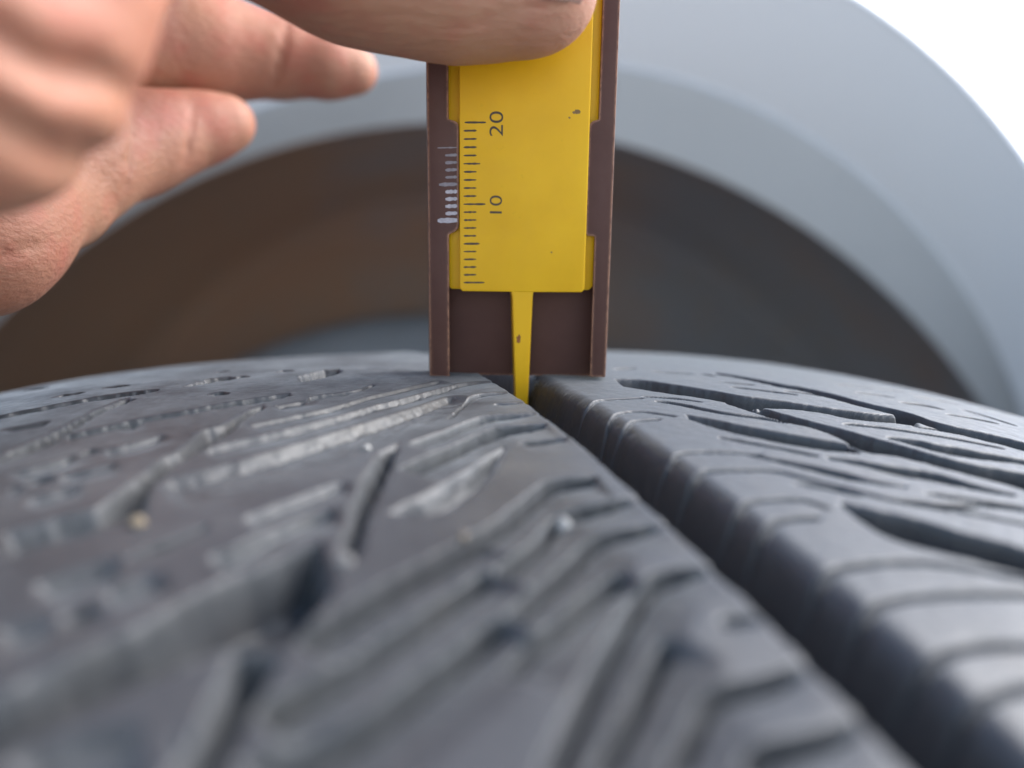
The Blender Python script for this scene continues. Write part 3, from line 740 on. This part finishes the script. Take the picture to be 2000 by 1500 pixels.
def text(body, cx, cz, size):
    cu = bpy.data.curves.new('numeral', 'FONT'); cu.body = body; cu.size = 1.0; cu.align_x = 'CENTER'; cu.align_y = 'CENTER'; cu.extrude = 0.01; cu.offset = -0.004
    tmp = bpy.data.objects.new('numeral', cu); sc.collection.objects.link(tmp)
    dg = bpy.context.evaluated_depsgraph_get(); me = bpy.data.meshes.new_from_object(tmp.evaluated_get(dg))
    bpy.data.objects.remove(tmp)
    me.name = 'numeral'
    for v in me.vertices:
        a, b, c = v.co * size
        v.co = Vector(W(GP(cx - b, SY - .008 - c * .3, cz + a * 1.3)))   # reads upwards
    me.materials.clear(); me.materials.append(INK)
    o = bpy.data.objects.new('numeral', me); link(o, slider)
    return o
n20 = text('20', xof(971, 245), hof(243), 2.45); n20['label'] = 'numeral 20, turned sideways'
n10 = text('10', xof(970, 402), hof(404), 2.25); n10['label'] = 'numeral 10, turned sideways'
# engraved vernier on the left rail
zv0, zv1 = hof(433), hof(291)
for i in range(11):
    z = zv0 + (zv1 - zv0) * i / 10; x1 = xof(893, 360)
    ln = 2.5 if i == 0 else 2.45 if i == 10 else 2.3 if i == 5 else 1.5
    strip('vernier_mark', x1 - ln, x1, z, .62 if i == 0 else .44 if i < 6 else .34 if i < 10 else .16, -.012, CHALK if i < 5 else ENGRAVE, lc, 0.08, 60 + i)
def blot(name, cx, cz, rx, rz, y, mat, parent, seed):
    rr = random.Random(seed); n = 16; vs = [GP(cx, y, cz)]
    for i in range(n):
        a = 2 * math.pi * i / n; k = rr.uniform(.6, 1.2); vs.append(GP(cx + rx * k * math.cos(a), y, cz + rz * k * math.sin(a)))
    me = mesh_obj(name, W(np.array(vs)), np.array([(0, 1 + i, 1 + (i + 1) % n) for i in range(n)]), mat, parent)
    return me
blot('stain', xof(1013, 661), hof(661), .33, .62, SY + .035, STAIN, slider, 3)
blot('smudge', xof(1126, 218), hof(218), .5, .28, SY - .006, SMUDGE, slider, 5)
blot('smudge', xof(1112, 229), hof(229), .16, .14, SY - .006, SMUDGE, slider, 9)
blot('smudge', xof(1077, 492), hof(492), .13, .13, SY - .006, SMUDGE, slider, 11)

# ------------------------------------------------------------------ hand
def chain(*pts): return [(at(a, b, d), r) for a, b, d, r in pts]
THUMB = chain((1056, -17, 85, 6.2), (965, -60, 85, 9.0), (850, -92, 83.5, 10.0), (700, -142, 81, 10.8), (262, -378, 66, 11.4), (-118, -98, 47, 10.7))
INDEX = chain((1050, -90, 104.5, 6.8), (900, -130, 108, 7.4), (650, -210, 120, 8.6), (250, -150, 126, 10))
MIDDLE = chain((690, 137, 150, 4.7), (640, 129, 149, 5.7), (545, 112, 148, 7.2), (450, 99, 145, 8.5), (380, 92, 142, 9.5), (250, 66, 136, 11.2), (130, 50, 128, 12))
RING = chain((449, 240, 138, 4.3), (420, 246, 137, 5.1), (365, 256, 135, 6.2), (300, 270, 131, 7.3), (245, 284, 128, 8.3), (150, 310, 120, 9.2), (70, 330, 116, 9.5))
PINKY = chain((160, 372, 120, 5.0), (120, 392, 116, 5.9), (0, 420, 104, 8.5), (-150, 400, 98, 10))
PALM = [chain((130, 60, 128, 9.5), (70, 330, 116, 9)), chain((-118, -98, 47, 10.7), (-138, 58, 48, 9.95)), chain((250, -150, 126, 10), (-60, 40, 105, 12)), chain((-60, 40, 105, 12), (-250, 260, 98, 15)), chain((70, 330, 116, 9), (-60, 455, 98, 9.2)),
        chain((-60, 455, 98, 9.2), (-420, 420, 92, 15)), chain((-138, 58, 48, 9.95), (-500, 200, 72, 17)), chain((-250, 260, 98, 15), (-560, 260, 85, 22)), chain((-560, 260, 85, 22), (-1150, 330, 82, 27), (-2600, 420, 80, 30))]
def sd_seg(P, A, ra, B, rb):
    ab = (B - A).astype(np.float32); l2 = float(ab @ ab)
    pa = P - A.astype(np.float32)
    h = np.clip((pa @ ab) / l2, 0, 1)
    q = pa - h[..., None] * ab
    return np.sqrt((q * q).sum(-1)) - (ra + (rb - ra) * h)
def smin(a, b, k):
    h = np.clip(.5 + .5 * (b - a) / k, 0, 1)
    return b + (a - b) * h - k * h * (1 - h)
def sd_chain(P, c, k=2.0):
    d = None
    for (A, ra), (B, rb) in zip(c[:-1], c[1:]):
        s = sd_seg(P, A, ra, B, rb); d = s if d is None else smin(d, s, k)
    return d
CREASES = []
def sd_hand(P, creases=True):
    d = None
    for c in PALM:
        s = sd_chain(P, c, 3); d = s if d is None else smin(d, s, 7.0)
    fing = None
    for c in (INDEX, MIDDLE, RING, PINKY):
        s = sd_chain(P, c, 3.0); fing = s if fing is None else smin(fing, s, 1.0)
    d = smin(d, fing, 4.0)
    d = smin(d, sd_chain(P, THUMB, 4.0), 4.0)
    # skin folds at the root of the thumb
    X, Y, Z = P[..., 0], P[..., 1], P[..., 2]
    px = X / np.maximum(Y, 1) * 55; pz = Z / np.maximum(Y, 1) * 55      # mm across the fold zone
    s = (pz * .89 + (px + 18.5) * .45)
    msk = np.clip((74 - Y) / 10, 0, 1) * np.clip((300 - (1000 + FPX * X / np.maximum(Y, 1))) / 150, 0, 1)
    wob = .5 * np.sin(px * .33 + 1.0) + .25 * np.sin(px * .9)
    for s0, amp, wdt in ((11.8, 1.9, 1.5), (6.2, 2.2, 1.25), (.9, 1.5, 1.2), (17.5, 1.2, 1.6), (9.2, .5, .7), (14.6, .6, .8)):
        d = d + msk * .72 * amp * np.exp(-((s + FOLD - 8 - s0 + wob) / (wdt * 1.25)) ** 2)
    if creases:
        for A, B, r, k in CREASES:
            c = sd_seg(P, A, r, B, r * .8); c = -c
            h = np.clip(.5 - .5 * (d - c) / k, 0, 1)
            d = d + (c - d) * h + k * h * (1 - h)
    return d
FOLD = 0.0
def on_skin(px, py, d0=50):
    ray = np.array([(px - 1000) / FPX, 1.0, (750 - py) / FPX]); t = float(d0)
    for _ in range(90):
        v = float(sd_hand((ray * t)[None].astype(np.float32), False)[0])
        if v < .02: return ray * t
        t += max(v * .8, .05)
        if t > 200: return None
    return ray * t
def crease(pts, r=.5, k=.8, d0=50, sink=0.0):
    ps = [on_skin(x, y, d0) for x, y in pts]
    for a, b in zip(ps[:-1], ps[1:]):
        if a is not None and b is not None and abs(a[1] - b[1]) < 12: CREASES.append((a + np.array([0, sink, 0]), b + np.array([0, sink, 0]), r, k))
crease([(562, 48), (556, 90), (545, 140), (533, 172)], .3, .9, 110)
crease([(548, 50), (540, 110), (525, 165)], .15, .6, 110)
crease([(374, 205), (372, 250), (360, 318)], .28, .8, 90)
crease([(256, 225), (256, 290), (242, 372)], .28, .8, 90)
crease([(200, 350), (235, 320), (270, 300)], .3, .6, 90)
crease([(46, 388), (95, 376), (130, 360), (160, 335)], .45, 1.0, 80)
crease([(95, 325), (110, 345), (125, 358)], .5, .8, 80)
crease([(10, 500), (60, 484), (96, 474)], .35, .9, 80)
crease([(1020, 20), (1075, 8), (1120, -12)], .22, .5, 60)
crease([(930, 42), (985, 26), (1040, 12)], .18, .5, 60)
crease([(880, 58), (930, 48), (980, 38)], .15, .5, 60)
VX = 0.75
lo = np.array([-172.0, 33.0, -24.0]); hi = np.array([18.0, 166.0, 82.0])
dims = np.ceil((hi - lo) / VX).astype(int)
xs = lo[0] + VX * np.arange(dims[0]); ys = lo[1] + VX * np.arange(dims[1]); zs_ = lo[2] + VX * np.arange(dims[2])
YY, ZZ = np.meshgrid(ys, zs_, indexing='ij')
vol = np.empty(tuple(dims), np.float32)
for i0 in range(0, dims[0], 8):
    xx = xs[i0:i0 + 8]
    Pg = np.empty((len(xx),) + YY.shape + (3,), np.float32)
    Pg[..., 0] = xx[:, None, None]; Pg[..., 1] = YY[None]; Pg[..., 2] = ZZ[None]
    vol[i0:i0 + 8] = sd_hand(Pg)
vol[0] = vol[-1] = 3; vol[:, 0] = vol[:, -1] = 3; vol[:, :, 0] = 3; vol[:, :, -1] = np.maximum(vol[:, :, -1], .01)
vol = np.clip(vol, -3, 3)
import openvdb
vg = openvdb.FloatGrid(3.0); vg.copyFromArray(vol)
pts, quads_h = vg.convertToQuads(0.0)
pts = pts * VX + lo
fc = np.asarray(quads_h)
hand = mesh_obj('hand', W(pts), fc[:, ::-1], SKIN, None, True)
tag(hand, 'bare left hand whose thumb presses the yellow slider', 'hand')
# thumb nail
A_, B_ = at(1056, -17, 85), at(965, -40, 85)
ax = (A_ - B_) / np.linalg.norm(A_ - B_)
toward = np.array([0, -1.0, 0]); toward -= ax * toward.dot(ax); toward /= np.linalg.norm(toward)
upv = np.cross(ax, toward); upv = upv if upv[2] > 0 else -upv
vs = []; nu_, nv_ = 14, 20
for i in range(nu_):
    t = i / (nu_ - 1); s = 0.6 + 6.0 * t
    for j in range(nv_):
        v = j / (nv_ - 1) * 2 - 1
        a = math.radians(42 + 72 * v); rr_ = max(math.sqrt(max(6.2 ** 2 - s * s, 0)), 4.4) + 1.15
        sl_ = s - 1.9 * t * v * v - (1 - t) * 1.0 * (1 - v * v) * -1
        vs.append(A_ + ax * sl_ + rr_ * (math.cos(a) * toward + math.sin(a) * upv))
fs = [(i * nv_ + j, i * nv_ + j + 1, (i + 1) * nv_ + j + 1, (i + 1) * nv_ + j) for i in range(nu_ - 1) for j in range(nv_ - 1)]
nail = mesh_obj('thumb_nail', W(np.array(vs)), np.array(fs), NAIL, hand, True)
so = nail.modifiers.new('thickness', 'SOLIDIFY'); so.thickness = 0.0004; so.offset = -1
